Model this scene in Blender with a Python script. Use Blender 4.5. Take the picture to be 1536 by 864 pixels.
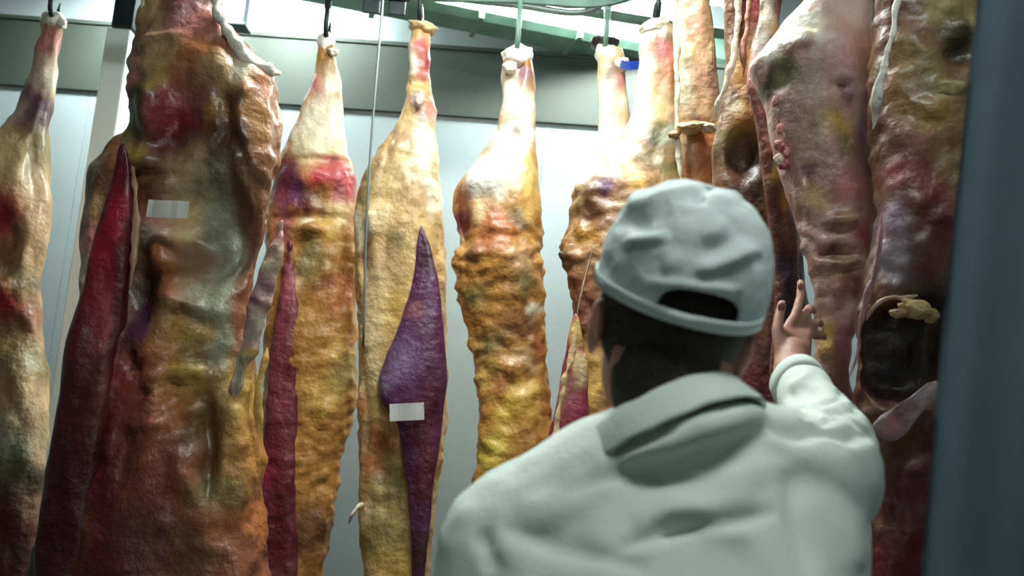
import bpy, bmesh, math, random
import numpy as np
from mathutils import Vector, Matrix, noise

for o in list(bpy.data.objects): bpy.data.objects.remove(o)
scene = bpy.context.scene
COL = scene.collection

# ---------------------------------------------------------------- camera, world, exposure
F = 1330.0
PITCH, ROLL = math.radians(9.5), math.radians(4.0)
CAM = Vector((0, 0, 1.45))
FW = Vector((0, math.cos(PITCH), math.sin(PITCH)))
_r = Vector((1, 0, 0)); _u = _r.cross(FW)
RT = _r*math.cos(ROLL) + _u*math.sin(ROLL)
UP = -_r*math.sin(ROLL) + _u*math.cos(ROLL)
cam = bpy.data.cameras.new('camera'); cam_o = bpy.data.objects.new('camera', cam); COL.objects.link(cam_o)
cam.sensor_width = 36.0; cam.lens = 36.0*F/1536.0
cam_o.matrix_world = Matrix(((RT.x, UP.x, -FW.x, CAM.x), (RT.y, UP.y, -FW.y, CAM.y), (RT.z, UP.z, -FW.z, CAM.z), (0, 0, 0, 1)))
cam.clip_start = 0.02
cam.dof.use_dof = True; cam.dof.focus_distance = 2.1; cam.dof.aperture_fstop = 3.6
scene.camera = cam_o
world = bpy.data.worlds.new('world'); scene.world = world; world.use_nodes = True
world.node_tree.nodes['Background'].inputs[0].default_value = (0.55, 0.62, 0.62, 1)
world.node_tree.nodes['Background'].inputs[1].default_value = 0.05
vs = scene.view_settings
vs.view_transform = 'Standard'; vs.look = 'None'; vs.gamma = 1.0; vs.use_curve_mapping = False
vs.exposure = 0.4
LAMP_TINT = (0.90, 1.0, 0.95)
LAMP_ROOM, LAMP_WALL, LAMP_ENTRY = 46.0, 92.0, 34.0

def W(px, py, d):
    v = FW + RT*((px-768)/F) + UP*((432-py)/F)
    return CAM + v*(d/v.y)
def Wz(px, py, z):
    v = FW + RT*((px-768)/F) + UP*((432-py)/F)
    return CAM + v*((z-CAM.z)/v.z)
def P(co):
    q = co - CAM; k = q.dot(FW)
    return 768 + F*q.dot(RT)/k, 432 - F*q.dot(UP)/k

# ---------------------------------------------------------------- materials
def lin(c):
    return tuple(((v/255)/12.92 if v/255 <= .04045 else ((v/255+.055)/1.055)**2.4) for v in c)
def new_mat(name):
    m = bpy.data.materials.new(name); m.use_nodes = True
    nt = m.node_tree
    return m, nt, nt.nodes['Principled BSDF']
def mat(name, c, rough=.5, var=.15, scale=8, bump=.0, bscale=40, metal=0.0, coat=0.0, stretch=(1, 1, 1)):
    m, nt, b = new_mat(name)
    tc = nt.nodes.new('ShaderNodeTexCoord'); mp = nt.nodes.new('ShaderNodeMapping'); mp.inputs['Scale'].default_value = stretch
    nt.links.new(tc.outputs['Object'], mp.inputs['Vector'])
    n = nt.nodes.new('ShaderNodeTexNoise'); n.inputs['Scale'].default_value = scale; n.inputs['Detail'].default_value = 6
    nt.links.new(mp.outputs[0], n.inputs['Vector'])
    r = nt.nodes.new('ShaderNodeValToRGB'); l = lin(c)
    r.color_ramp.elements[0].position = .3; r.color_ramp.elements[1].position = .7
    r.color_ramp.elements[0].color = tuple(v*(1-var) for v in l)+(1,)
    r.color_ramp.elements[1].color = tuple(min(1, v*(1+var)) for v in l)+(1,)
    nt.links.new(n.outputs['Fac'], r.inputs[0]); nt.links.new(r.outputs[0], b.inputs['Base Color'])
    b.inputs['Roughness'].default_value = rough; b.inputs['Metallic'].default_value = metal
    b.inputs['Coat Weight'].default_value = coat; b.inputs['Coat Roughness'].default_value = .2
    if bump:
        n2 = nt.nodes.new('ShaderNodeTexNoise'); n2.inputs['Scale'].default_value = bscale; n2.inputs['Detail'].default_value = 5
        nt.links.new(mp.outputs[0], n2.inputs['Vector'])
        bp = nt.nodes.new('ShaderNodeBump'); bp.inputs['Strength'].default_value = bump; bp.inputs['Distance'].default_value = .01
        nt.links.new(n2.outputs['Fac'], bp.inputs['Height']); nt.links.new(bp.outputs[0], b.inputs['Normal'])
    return m
def flesh_mat():
    m, nt, b = new_mat('carcass_flesh')
    at = nt.nodes.new('ShaderNodeAttribute'); at.attribute_name = 'tissue'
    tc = nt.nodes.new('ShaderNodeTexCoord')
    mp = nt.nodes.new('ShaderNodeMapping'); mp.inputs['Scale'].default_value = (1, 1, .45)
    nt.links.new(tc.outputs['Object'], mp.inputs['Vector'])
    n = nt.nodes.new('ShaderNodeTexNoise'); n.inputs['Scale'].default_value = 22; n.inputs['Detail'].default_value = 7; n.inputs['Distortion'].default_value = .8
    nt.links.new(mp.outputs[0], n.inputs['Vector'])
    r = nt.nodes.new('ShaderNodeValToRGB')
    r.color_ramp.elements[0].position = .33; r.color_ramp.elements[0].color = (.70, .58, .52, 1)
    r.color_ramp.elements[1].position = .62; r.color_ramp.elements[1].color = (1.12, 1.08, 1.0, 1)
    nt.links.new(n.outputs['Fac'], r.inputs[0])
    mx = nt.nodes.new('ShaderNodeMix'); mx.data_type = 'RGBA'; mx.blend_type = 'MULTIPLY'; mx.inputs[0].default_value = .85
    bw = nt.nodes.new('ShaderNodeRGBToBW'); nt.links.new(at.outputs['Color'], bw.inputs[0])
    mr = nt.nodes.new('ShaderNodeMapRange'); mr.inputs[1].default_value = .25; mr.inputs[2].default_value = .7; mr.inputs[3].default_value = .9; mr.inputs[4].default_value = .25
    nt.links.new(bw.outputs[0], mr.inputs[0]); nt.links.new(mr.outputs[0], mx.inputs[0])
    nt.links.new(at.outputs['Color'], mx.inputs[6]); nt.links.new(r.outputs[0], mx.inputs[7])
    nt.links.new(mx.outputs[2], b.inputs['Base Color'])
    n2 = nt.nodes.new('ShaderNodeTexNoise'); n2.inputs['Scale'].default_value = 38; n2.inputs['Detail'].default_value = 5
    nt.links.new(tc.outputs['Object'], n2.inputs['Vector'])
    bp = nt.nodes.new('ShaderNodeBump'); bp.inputs['Strength'].default_value = .7; bp.inputs['Distance'].default_value = .012
    nt.links.new(n2.outputs['Fac'], bp.inputs['Height']); nt.links.new(bp.outputs[0], b.inputs['Normal'])
    b.inputs['Roughness'].default_value = .45
    b.inputs['Coat Weight'].default_value = .32; b.inputs['Coat Roughness'].default_value = .22
    return m
M = dict(
    flesh=flesh_mat(),
    wall=mat('white_panel', (146, 157, 161), .35, .03, 2, .05, 3),
    side=mat('grey_side_panel', (112, 120, 118), .45, .06, 3, .05, 12),
    band=mat('grey_green_paint', (54, 62, 56), .6, .10, 3, .05, 20),
    ceil=mat('ceiling_paint', (110, 120, 114), .6, .06, 3),
    floor=mat('wet_concrete', (64, 62, 58), .4, .2, 4, .2, 60),
    steel=mat('galvanised_steel', (140, 150, 148), .4, .15, 12, .05, 60, .7),
    green=mat('green_rail_paint', (102, 132, 118), .45, .25, 9, .1, 50),
    dark=mat('dark_iron', (38, 44, 48), .45, .3, 14, .15, 60, .4),
    post=mat('white_post_paint', (225, 234, 236), .35, .03, 4),
    tag=mat('white_tag', (236, 238, 236), .5, .03, 30),
    blue=mat('blue_plastic', (45, 85, 190), .4, .15, 20),
    curtain=mat('blue_grey_vinyl', (112, 130, 140), .3, .18, 5, .1, 8, 0, .3, (1, 1, .1)),
    skin=mat('skin', (192, 140, 122), .5, .10, 25, .12, 120),
    hair=mat('dark_brown_hair', (48, 38, 32), .7, .3, 90, .6, 220),
    coat=mat('white_cotton', (222, 230, 224), .75, .03, 6, .12, 160),
    cap=mat('pale_cotton_cap', (226, 236, 236), .8, .05, 9, .15, 180),
    lining=mat('dark_lining', (30, 32, 34), .8, .2, 20),
    trouser=mat('white_trousers', (205, 210, 206), .8, .04, 8, .1, 120),
    boot=mat('white_rubber_boot', (215, 215, 208), .4, .05, 8),
    eye=mat('eye_white', (230, 228, 220), .25, .02, 8), iris=mat('iris_brown', (60, 40, 28), .25, .2, 60),
    lip=mat('lips', (150, 88, 80), .5, .1, 30),
)
def emis(name, c, s):
    m, nt, b = new_mat(name)
    b.inputs['Base Color'].default_value = (.8, .8, .8, 1)
    b.inputs['Emission Color'].default_value = c+(1,); b.inputs['Emission Strength'].default_value = s
    return m
M['tube_room'] = emis('lit_diffuser_room', LAMP_TINT, LAMP_ROOM)
M['tube_wall'] = emis('lit_diffuser_wall', LAMP_TINT, LAMP_WALL)
M['tube_entry'] = emis('lit_diffuser_entry', LAMP_TINT, LAMP_ENTRY)

# ---------------------------------------------------------------- object helpers
def link(name, me, m, parent=None, smooth=True):
    o = bpy.data.objects.new(name, me); COL.objects.link(o)
    if m is not None and not me.materials: me.materials.append(m)
    if smooth and len(me.polygons): me.polygons.foreach_set('use_smooth', [True]*len(me.polygons))
    if parent is not None:
        o.parent = parent; o.matrix_parent_inverse = Matrix.Translation(-Vector(parent.location))
    return o
def mesh(name, vs_, fs, m, parent=None, smooth=True):
    me = bpy.data.meshes.new(name); me.from_pydata([tuple(v) for v in vs_], [], fs); me.update()
    return link(name, me, m, parent, smooth)
def from_bm(name, bm, m, parent=None, smooth=True):
    bmesh.ops.recalc_face_normals(bm, faces=bm.faces)
    me = bpy.data.meshes.new(name); bm.to_mesh(me); bm.free()
    return link(name, me, m, parent, smooth)
def thing(name, label, cat, loc=(0, 0, 0), group=None):
    o = bpy.data.objects.new(name, None); COL.objects.link(o); o.location = loc; o.empty_display_size = .1
    return tag(o, label, cat, group)
def tag(o, label, cat, group=None):
    o['label'] = label; o['category'] = cat
    if group: o['group'] = group
    return o
def struct(o): o['kind'] = 'structure'; return o
def add_box(bm, lo, hi, bev=0.0):
    lo, hi = Vector(lo), Vector(hi)
    r = bmesh.ops.create_cube(bm, size=1, matrix=Matrix.Translation((lo+hi)/2) @ Matrix.Diagonal((*(hi-lo), 1)))
    if bev:
        es = list({e for v in r['verts'] for e in v.link_edges})
        bmesh.ops.bevel(bm, geom=es, offset=bev, segments=2, affect='EDGES', profile=.6)
def box(name, lo, hi, m, parent=None, bev=0.004):
    bm = bmesh.new(); add_box(bm, lo, hi, bev)
    return from_bm(name, bm, m, parent, smooth=False)
def add_tube(bm, pts, rad, n=10, cap=True, flat=1.0):
    pts = [Vector(p) for p in pts]; rings = []
    rad = rad if isinstance(rad, (list, tuple)) else [rad]*len(pts)
    ref = None
    for i, p in enumerate(pts):
        t = (pts[min(i+1, len(pts)-1)] - pts[max(i-1, 0)]).normalized()
        if ref is None: ref = Vector((0, 1, 0)) if abs(t.y) < .9 else Vector((1, 0, 0))
        a = (ref - t*ref.dot(t)).normalized(); b = t.cross(a); ref = a
        rings.append([bm.verts.new(p + (a*math.cos(2*math.pi*k/n)*flat + b*math.sin(2*math.pi*k/n))*rad[i]) for k in range(n)])
    for q, s in zip(rings, rings[1:]):
        for k in range(n): bm.faces.new((q[k], q[(k+1) % n], s[(k+1) % n], s[k]))
    if cap: bm.faces.new(rings[0]); bm.faces.new(rings[-1])
def tube(name, pts, rad, m, parent=None, n=10, flat=1.0):
    bm = bmesh.new(); add_tube(bm, pts, rad, n, True, flat)
    return from_bm(name, bm, m, parent)
def smoothline(pts, n):
    """Catmull-Rom through tuples"""
    pts = [np.array(p, float) for p in pts]; q = [2*pts[0]-pts[1]] + pts + [2*pts[-1]-pts[-2]]; out = []
    seg = len(pts)-1
    for i in range(n):
        t = i/(n-1)*seg; k = min(int(t), seg-1); u = t-k
        a, b, c, d = q[k:k+4]
        out.append(.5*((2*b)+(-a+c)*u+(2*a-5*b+4*c-d)*u*u+(-a+3*b-3*c+d)*u**3))
    return out
def fbm(v, o=3): return noise.fractal(v, 1.0, 2.0, o, noise_basis='PERLIN_ORIGINAL')

# ---------------------------------------------------------------- room
X0, X1, Y0, Y1, ZC = -3.2, 1.75, -2.2, 4.12, 3.75
struct(box('floor', (X0-.1, Y0-.1, -.1), (X1+.1, Y1+.2, 0), M['floor'], bev=0))
struct(box('ceiling', (X0-.1, Y0-.1, ZC), (X1+.1, Y1+.2, ZC+.1), M['ceil'], bev=0))
struct(box('wall_left', (X0-.1, Y0, 0), (X0, Y1, ZC), M['side'], bev=0))
struct(box('wall_right', (X1, Y0, 0), (X1+.1, Y1, ZC), M['side'], bev=0))
struct(box('wall_front', (X0-.1, Y0-.1, 0), (X1+.1, Y0, ZC), M['side'], bev=0))
wb = struct(box('wall_back', (X0-.1, Y1-.018, 0), (X1+.1, Y1+.15, ZC), M['wall'], bev=0))
xp = X0
while xp < X1-.01:                       # insulated wall panels with recessed joints
    box('panel', (xp+.001, Y1-.026, 0.02), (min(xp+1.1, X1)-.001, Y1+.0, ZC-.01), M['wall'], wb, .002); xp += 1.1
xp = X0; k = 0
tr = struct(box('trim_1', (X0, Y1-.045, 2.95), (X1, Y1-.02, 3.30), M['band'], bev=.004))
box('lip', (X0, Y1-.055, 3.285), (X1, Y1-.045, 3.305), M['band'], tr, .002)
struct(box('baseboard_back', (X0, Y1-.04, 0), (X1, Y1-.02, .18), M['steel'], bev=.004))

def ceiling_light(x, y, z, L, m, label):
    t = thing('ceiling_light', label, 'lamp', (x, y, z))
    box('housing', (x-L/2, y-.11, z), (x+L/2, y+.11, z+.07), M['post'], t, .006)
    box('diffuser', (x-L/2+.03, y-.09, z-.04), (x+L/2-.03, y+.09, z), m, t, .012)
    for s in (-1, 1):
        box('end_cap', (x+s*(L/2-.015)-.014, y-.1, z-.045), (x+s*(L/2-.015)+.014, y+.1, z), M['post'], t, .004)
        if z < ZC-.1: box('hanger_rod', (x+s*L*.38-.006, y-.006, z+.07), (x+s*L*.38+.006, y+.006, ZC), M['steel'], t, .001)
ceiling_light(-0.08, 1.98, 3.2, 1.1, M['tube_room'], 'lit white fluorescent lamp hung between the man and the carcass rail')
ceiling_light(-0.6, 3.70, 3.50, 3.0, M['tube_wall'], 'lit white fluorescent lamp hung between the carcass rail and the back wall')
ceiling_light(0.45, -0.35, ZC-.07, 1.4, M['tube_entry'], 'lit white fluorescent ceiling lamp over the entry side')

# white post with a dark bracket at its head
pc = W(175, 120, 3.55)
t = thing('white_post', 'slim white square post standing beside the big raw carcass', 'post', (pc.x, pc.y, 0))
box('shaft', (pc.x-.05, pc.y-.05, 0), (pc.x+.05, pc.y+.05, 3.02), M['post'], t, .008)
box('base_plate', (pc.x-.09, pc.y-.09, 0), (pc.x+.09, pc.y+.09, .015), M['steel'], t, .003)
box('bracket', (pc.x-.03, pc.y-.06, 3.02), (pc.x+.06, pc.y+.06, ZC), M['dark'], t, .006)
q = W(356, 15, 3.9)
t = thing('steel_hanger', 'dark square steel hanger dropping from the ceiling beside white tendon', 'hanger', (q.x, q.y, 3.2))
box('shaft', (q.x-.045, q.y-.03, 3.25), (q.x+.045, q.y+.03, ZC), M['dark'], t, .006)
box('foot', (q.x-.06, q.y-.05, 3.235), (q.x+.06, q.y+.05, 3.25), M['dark'], t, .003)

# ---------------------------------------------------------------- overhead rails
RZ = 2.955
def sweep_bar(name, path, w, h, z, m, parent):
    bm = bmesh.new(); rings = []
    path = [Vector((p[0], p[1], 0)) for p in path]
    for i, p in enumerate(path):
        tg = (path[min(i+1, len(path)-1)]-path[max(i-1, 0)]).normalized(); n_ = Vector((-tg.y, tg.x, 0))
        rings.append([bm.verts.new(p+n_*a*w/2+Vector((0, 0, z+b))) for a, b in ((-1, 0), (1, 0), (1, h), (-1, h))])
    for a, b in zip(rings, rings[1:]):
        for k in range(4): bm.faces.new((a[k], a[(k+1) % 4], b[(k+1) % 4], b[k]))
    bm.faces.new(rings[0]); bm.faces.new(rings[-1])
    return from_bm(name, bm, m, parent, False)
pathA = smoothline([(-3.1, 3.12), (-1.9, 3.1), (-.75, 2.98), (-.1, 2.92), (.28, 2.88), (.5, 2.55), (.6, 2.1), (.66, 1.7), (.78, 1.2), (.9, .4)], 90)
t = thing('overhead_rail', 'green painted overhead rail curving above the row of carcasses', 'rail', (-.1, 2.9, RZ))
sweep_bar('bar', pathA, .014, .065, RZ, M['green'], t)
for i in (6, 22, 38, 47, 56, 70, 82):
    p = pathA[i]
    b_ = box('bracket', (p[0]-.02, p[1]-.06, RZ+.065), (p[0]+.02, p[1]+.06, RZ+.085), M['green'], t, .003)
    box('drop_rod', (p[0]-.012, p[1]-.012+.06, RZ+.08), (p[0]+.012, p[1]+.012+.06, ZC), M['green'], t, .003)
pathB = [(-.77, -1.5), (-.77, 0), (-.76, 1.5), (-.76, 2.2)]
t = thing('overhead_rail', 'straight green overhead rail running above the big raw open-bellied carcass', 'rail', (-.76, 1.9, RZ))
sweep_bar('bar', pathB, .014, .065, RZ, M['green'], t)
for y in (-1.2, .4, 2.1):
    box('drop_rod', (-.76-.012, y-.012, RZ+.06), (-.76+.012, y+.012, ZC), M['green'], t, .003)
# pipework and duct beside the wall
a, b = Wz(330, -18, 3.30), Wz(930, 96, 3.30)
t = thing('green_duct', 'wide green duct running along the ceiling past the grey band', 'duct', a)
dv = (b-a).normalized(); nv = Vector((-dv.y, dv.x, 0))
if nv.y > 0: nv = -nv
bm = bmesh.new()
vsx = []
for s in (a-dv*.2, b+dv*.5):
    vsx.append([bm.verts.new(s + nv*u + Vector((0, 0, z))) for u, z in ((0, .03), (.03, 0), (.17, 0), (.2, .03), (.2, .17), (.17, .2), (.03, .2), (0, .17))])
for k in range(8): bm.faces.new((vsx[0][k], vsx[0][(k+1) % 8], vsx[1][(k+1) % 8], vsx[1][k]))
bm.faces.new(vsx[0]); bm.faces.new(vsx[1])
from_bm('casing', bm, M['green'], t, False)
for f_ in (.1, .35, .6, .85):
    c = a.lerp(b, f_); bm = bmesh.new(); add_box(bm, (-.012, -.005, -.006), (.012, .207, .206), .003)
    bmesh.ops.transform(bm, verts=bm.verts, matrix=Matrix.Translation(c) @ Matrix(((dv.x, nv.x, 0, 0), (dv.y, nv.y, 0, 0), (0, 0, 1, 0), (0, 0, 0, 1))))
    from_bm('joint_flange', bm, M['green'], t, False)
    box('strap', (c.x+nv.x*.1-.01, c.y+nv.y*.1-.01, c.z+.2), (c.x+nv.x*.1+.01, c.y+nv.y*.1+.01, ZC), M['green'], t, .002)
# pale curved pipe between the hooks
pp = [W(x, y, 3.25) for x, y in ((600, -16), (690, -2), (780, 8), (830, 16), (862, 19), (890, 14), (905, 0), (912, -30))]
pts = [Vector(p) for p in smoothline(pp, 40)]
pts += [Vector((pts[-1].x, pts[-1].y, ZC))]
tag(tube('curved_pipe', pts, .014, M['steel']), 'pale steel pipe curving up to the ceiling behind the rail', 'pipe')
tag(tube('conduit', [W(560, -38, 3.45), W(700, -12, 3.45), W(960, 30, 3.45), W(1150, 62, 3.45)], .022, M['green']), 'thin green conduit crossing behind the hooks', 'pipe')

# ---------------------------------------------------------------- hooks
def meat_hook(px, py, d, label, depth_z=None, m='dark'):
    """roller on the rail, strap, and an S-hook whose point holds the shank at pixel (px,py)"""
    p = W(px, py, d); t = thing('roller_hook', label, 'hook', p, 'roller hooks on the overhead rail')
    bm = bmesh.new()
    bmesh.ops.create_cone(bm, cap_ends=True, segments=18, radius1=.038, radius2=.038, depth=.022, matrix=Matrix.Translation((p.x, p.y, RZ+.065+.038)) @ Matrix.Rotation(math.pi/2, 4, 'X'))
    from_bm('roller', bm, M[m], t, False)
    bm = bmesh.new()
    add_box(bm, (p.x-.012, p.y-.03, max(p.z+.05, RZ-.05)), (p.x+.012, p.y-.022, RZ+.115), .002)
    add_box(bm, (p.x-.012, p.y-.03, RZ+.095), (p.x+.012, p.y+.02, RZ+.108), .002)
    from_bm('strap', bm, M[m], t, False)
    top = max(p.z+.06, RZ-.045)
    pts = [(p.x, p.y-.026, top+.03), (p.x, p.y-.026, p.z+.035)] + [(p.x, p.y-.026+.032*(1-math.cos(a_)), p.z+.035-.05*math.sin(a_)) for a_ in (.5, 1.0, 1.6, 2.2, 2.8)] + [(p.x, p.y+.04, p.z+.06)]
    tube('hook', pts, [.009]*(len(pts)-1)+[.003], M[m], t, 8)
    return t

# ---------------------------------------------------------------- carcass builder
BN = (244, 238, 226); WF = (238, 226, 200); CR = (226, 196, 146); YF = (214, 172, 92); AM = (186, 132, 62); OL = (136, 122, 76)
OG = (190, 116, 68); PK = (214, 140, 132); RD = (158, 30, 40); MR = (96, 18, 34); PU = (92, 44, 88); DK = (46, 26, 26); GR = (160, 164, 140); TN = (196, 160, 116); BR = (118, 78, 48)
DKG = (70, 62, 44); LV = (176, 134, 150)
def loft(name, d, rows, cols, base, parent, k=.62, tmax=.17, NU=56, NV=150, amp=.012, seed=0, wr=0.0, w0=-999, wf=(15, 24), dents=(), ridges=(), sq=.8, lean=0.0):
    rs = smoothline(rows, NV)
    xs = [r[0] for r in rows]
    cl = [(np.array([c[0], c[1]], float), c[2], np.array(lin(c[3])), (c[4] if len(c) > 4 else 1.0)) for c in cols]
    pos = np.array([c[0] for c in cl]) if cl else np.zeros((0, 2)); rad = np.array([(c[1], c[1]*c[3]) for c in cl]) if cl else np.zeros((0, 2))
    colr = np.array([c[2] for c in cl]) if cl else np.zeros((0, 3)); bc = np.array(lin(base))
    vsx = []; cv = []
    for j, (py, xl, xr) in enumerate(rs):
        a = W(xl, py, d); b = W(xr, py, d); c = (a+b)/2
        f_ = j/(NV-1)
        e = min(1, f_/.03, (1-f_)/.04); e = math.sqrt(max(0, 1-(1-e)**2))
        hw = max((b.x-a.x)/2, .004)*(.25+.75*e); ht = min(hw*k, tmax)
        for i in range(NU):
            th = 2*math.pi*i/NU
            cs, sn = math.cos(th), math.sin(th)
            ex = math.copysign(abs(cs)**sq, cs); ey = math.copysign(abs(sn)**sq, sn)
            v = Vector((c.x+hw*ex, d-ht*ey+lean*(c.z-2.0), c.z + (b.z-a.z)/2*ex))
            px, py2 = (xl+xr)/2+(xr-xl)/2*ex, py
            nrm = Vector((cs, -sn, 0))
            sv = Vector((v.x*7+seed*3.1, v.y*7+seed, v.z*3.2))
            dsp = amp*1.1*fbm(sv, 3) + amp*.6*fbm(sv*3.1, 2)
            if wr and py > w0: dsp += (wr*.9*abs(noise.noise(Vector((v.x*wf[0]+seed, v.y*wf[0], v.z*wf[1]+1.5*noise.noise(sv)))))+wr*.6*noise.noise(Vector((v.x*26, v.y*26+seed, v.z*34)))-wr*.3)*min(1, (py-w0)/70)
            dy = 0
            for (dx0, dy0, rx, ry, am_, *bx_) in dents:
                if sn > 0:
                    q = ((px-dx0)/rx)**2+((py2-dy0)/ry)**2
                    if bx_: q = ((px-dx0)/rx)**4+((py2-dy0)/ry)**4
                    if q < 4: dy += am_*math.exp(-q*q)*min(1, sn*2.5)
            if ridges and sn > 0:
                qx, qy = px+7*noise.noise(Vector((px*.03, py*.02, seed))), py+9*noise.noise(Vector((px*.03, py*.03, seed+3)))
                for x1, y1, x2, y2, w_, am_ in ridges:
                    lx_, ly_ = x2-x1, y2-y1; u = max(-.05, min(1.05, ((qx-x1)*lx_+(qy-y1)*ly_)/(lx_*lx_+ly_*ly_)))
                    q = math.hypot(qx-x1-u*lx_, qy-y1-u*ly_)/w_
                    if q < 2.5: dy += am_*math.exp(-q*q)*max(0, 1-abs(2*u-1)**3)*min(1, sn*2.5)
            v = v + nrm*dsp*(.3+.7*e); v.y -= dy
            vsx.append(v)
            wx = px + 16*noise.noise(Vector((px*.022, py*.014, seed))) + 7*noise.noise(Vector((px*.07, py*.05, seed+4)))
            wy = py + 22*noise.noise(Vector((px*.02, py*.016, seed+9))) + 8*noise.noise(Vector((px*.07, py*.06, seed+2)))
            if len(pos):
                dd = ((pos-np.array([wx, wy]))/rad)**2
                w = np.exp(-(dd.sum(1))**1.2)
                # strong patches win
                w = w**1.0
                tot = w.sum()
                mixc = (w[:, None]*colr).sum(0)/max(tot, 1e-6)
                al = min(1, tot*1.35)
                cc = bc*(1-al)+mixc*al
            else: cc = bc
            cv.append(cc)
    fs = [(j*NU+i, j*NU+(i+1) % NU, (j+1)*NU+(i+1) % NU, (j+1)*NU+i) for j in range(NV-1) for i in range(NU)]
    fs += [tuple(range(NU))[::-1], tuple(range((NV-1)*NU, NV*NU))]
    me = bpy.data.meshes.new(name); me.from_pydata([tuple(v) for v in vsx], [], fs); me.update()
    ca = me.color_attributes.new('tissue', 'FLOAT_COLOR', 'POINT')
    arr = np.ones((len(vsx), 4), np.float32); arr[:, :3] = np.array(cv); ca.data.foreach_set('color', arr.ravel())
    return link(name, me, M['flesh'], parent)
def solid_tissue(o, c, var=.12, seed=0):
    me = o.data; n = len(me.vertices); ca = me.color_attributes.new('tissue', 'FLOAT_COLOR', 'POINT')
    arr = np.ones((n, 4), np.float32); l = np.array(lin(c))
    for i, v in enumerate(me.vertices):
        arr[i, :3] = np.clip(l*(1+var*2*noise.noise(v.co*22+Vector((seed, 0, 0)))), 0, 1)
    ca.data.foreach_set('color', arr.ravel()); return o
def knob(px, py, d, w, h, parent, seed=0, c=BN, name='hock_joint', tilt=0):
    p = W(px, py, d); bm = bmesh.new(); bmesh.ops.create_icosphere(bm, subdivisions=4, radius=1)
    for v in bm.verts:
        n_ = 1+.22*noise.noise(v.co*1.7+Vector((seed*5.3, 0, 0)))+.10*noise.noise(v.co*4+Vector((seed, 3, 0)))
        q = v.co*n_; q.x *= w/2*(1+.25*q.z); q.z *= h/2; q.y *= w*.42
        ct, st = math.cos(tilt), math.sin(tilt)
        v.co = Vector((q.x*ct-q.z*st, q.y, q.x*st+q.z*ct))+p
    return solid_tissue(from_bm(name, bm, M['flesh'], parent), c, .1, seed)
def cord(name, pts, d, r, parent, c=BN, seed=0, n=60, flat=.6, wob=.006):
    q = [W(x, y, d+(z[0] if z else 0)) for x, y, *z in pts]
    pl = [Vector(p) for p in smoothline(q, n)]
    sv = Vector((seed*3.7, 0, 0))
    pl = [p+Vector((noise.noise(p*22+sv), .3*noise.noise(p*20), noise.noise(p*25-sv)))*wob for p in pl]
    rr = [r*(.65+.55*noise.noise(p*16+sv)+.5*noise.noise(p*42+sv)+.15)*max(.12, min(1, i/(n*.18), (n-1-i)/(n*.18)))**.6 for i, p in enumerate(pl)]
    rr = [max(x, r*.12) for x in rr]
    bm = bmesh.new(); add_tube(bm, pl, rr, 10, True, flat)
    return solid_tissue(from_bm(name, bm, M['flesh'], parent), c, .2, seed)
def paper_tag(px, py, d, w, h, rz, parent, tiltx=0.0):
    p = W(px, py, d); bm = bmesh.new(); n_ = 8
    g = [[bm.verts.new((w*(i/n_-.5), .004*math.sin(i*.9)+.003*j, h*(j/3-.5))) for i in range(n_+1)] for j in range(4)]
    for j in range(3):
        for i in range(n_): bm.faces.new((g[j][i], g[j][i+1], g[j+1][i+1], g[j+1][i]))
    bmesh.ops.solidify(bm, geom=bm.faces[:], thickness=.0016)
    bmesh.ops.transform(bm, verts=bm.verts, matrix=Matrix.Translation(p) @ Matrix.Rotation(rz, 4, 'Y') @ Matrix.Rotation(tiltx, 4, 'X'))
    o = from_bm('tag', bm, M['tag'], parent, False); o['label'] = 'plain white paper tag stuck to the meat'
    return o
GRP = 'carcasses hanging from the rails'
def carcass(label, px, py, d):
    p = W(px, py, d)
    return thing('beef_carcass', label, 'carcass', p, GRP)

# --- A: far left
t = carcass('narrow hanging carcass with dark purple shank patch at the far end of the rail', 20, 1050, 3.15)
loft('side', 3.15, [(28, 60, 94), (50, 62, 90), (90, 56, 84), (140, 42, 80), (190, 5, 74), (230, -45, 72), (300, -80, 70), (400, -90, 62), (500, -90, 56), (600, -85, 62), (700, -80, 66), (800, -70, 62), (900, -60, 54), (1000, -40, 40), (1050, -20, 20)],
     [(72, 60, 26, PK, .8), (66, 95, 14, RD, 2), (58, 110, 12, WF, 2), (80, 110, 14, WF, 2), (50, 165, 22, PU, 1.6), (15, 160, 26, WF), (62, 220, 20, OL, 2), (10, 250, 40, CR), (20, 320, 34, RD, 1.1), (8, 285, 22, (120, 30, 30)), (58, 300, 18, TN, 2), (20, 400, 40, BR), (45, 420, 20, OL), (25, 475, 30, RD, .9), (30, 540, 40, OL), (15, 600, 40, TN), (20, 660, 40, GR), (40, 720, 35, DKG), (10, 780, 50, MR), (40, 820, 40, DKG), (10, 900, 90, MR)],
     TN, t, seed=1, amp=.02, k=.6, tmax=.15, dents=[(15, 360, 30, 40, -.05), (25, 440, 40, 12, .03), (30, 500, 25, 25, -.03)])
knob(80, 32, 3.15, .085, .075, t, 1)
knob(92, 34, 3.14, .04, .05, t, 7, name='tendon_stump', tilt=.5)
meat_hook(79, 20, 3.12, 'dark roller hook above the purple-patched far carcass')

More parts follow.
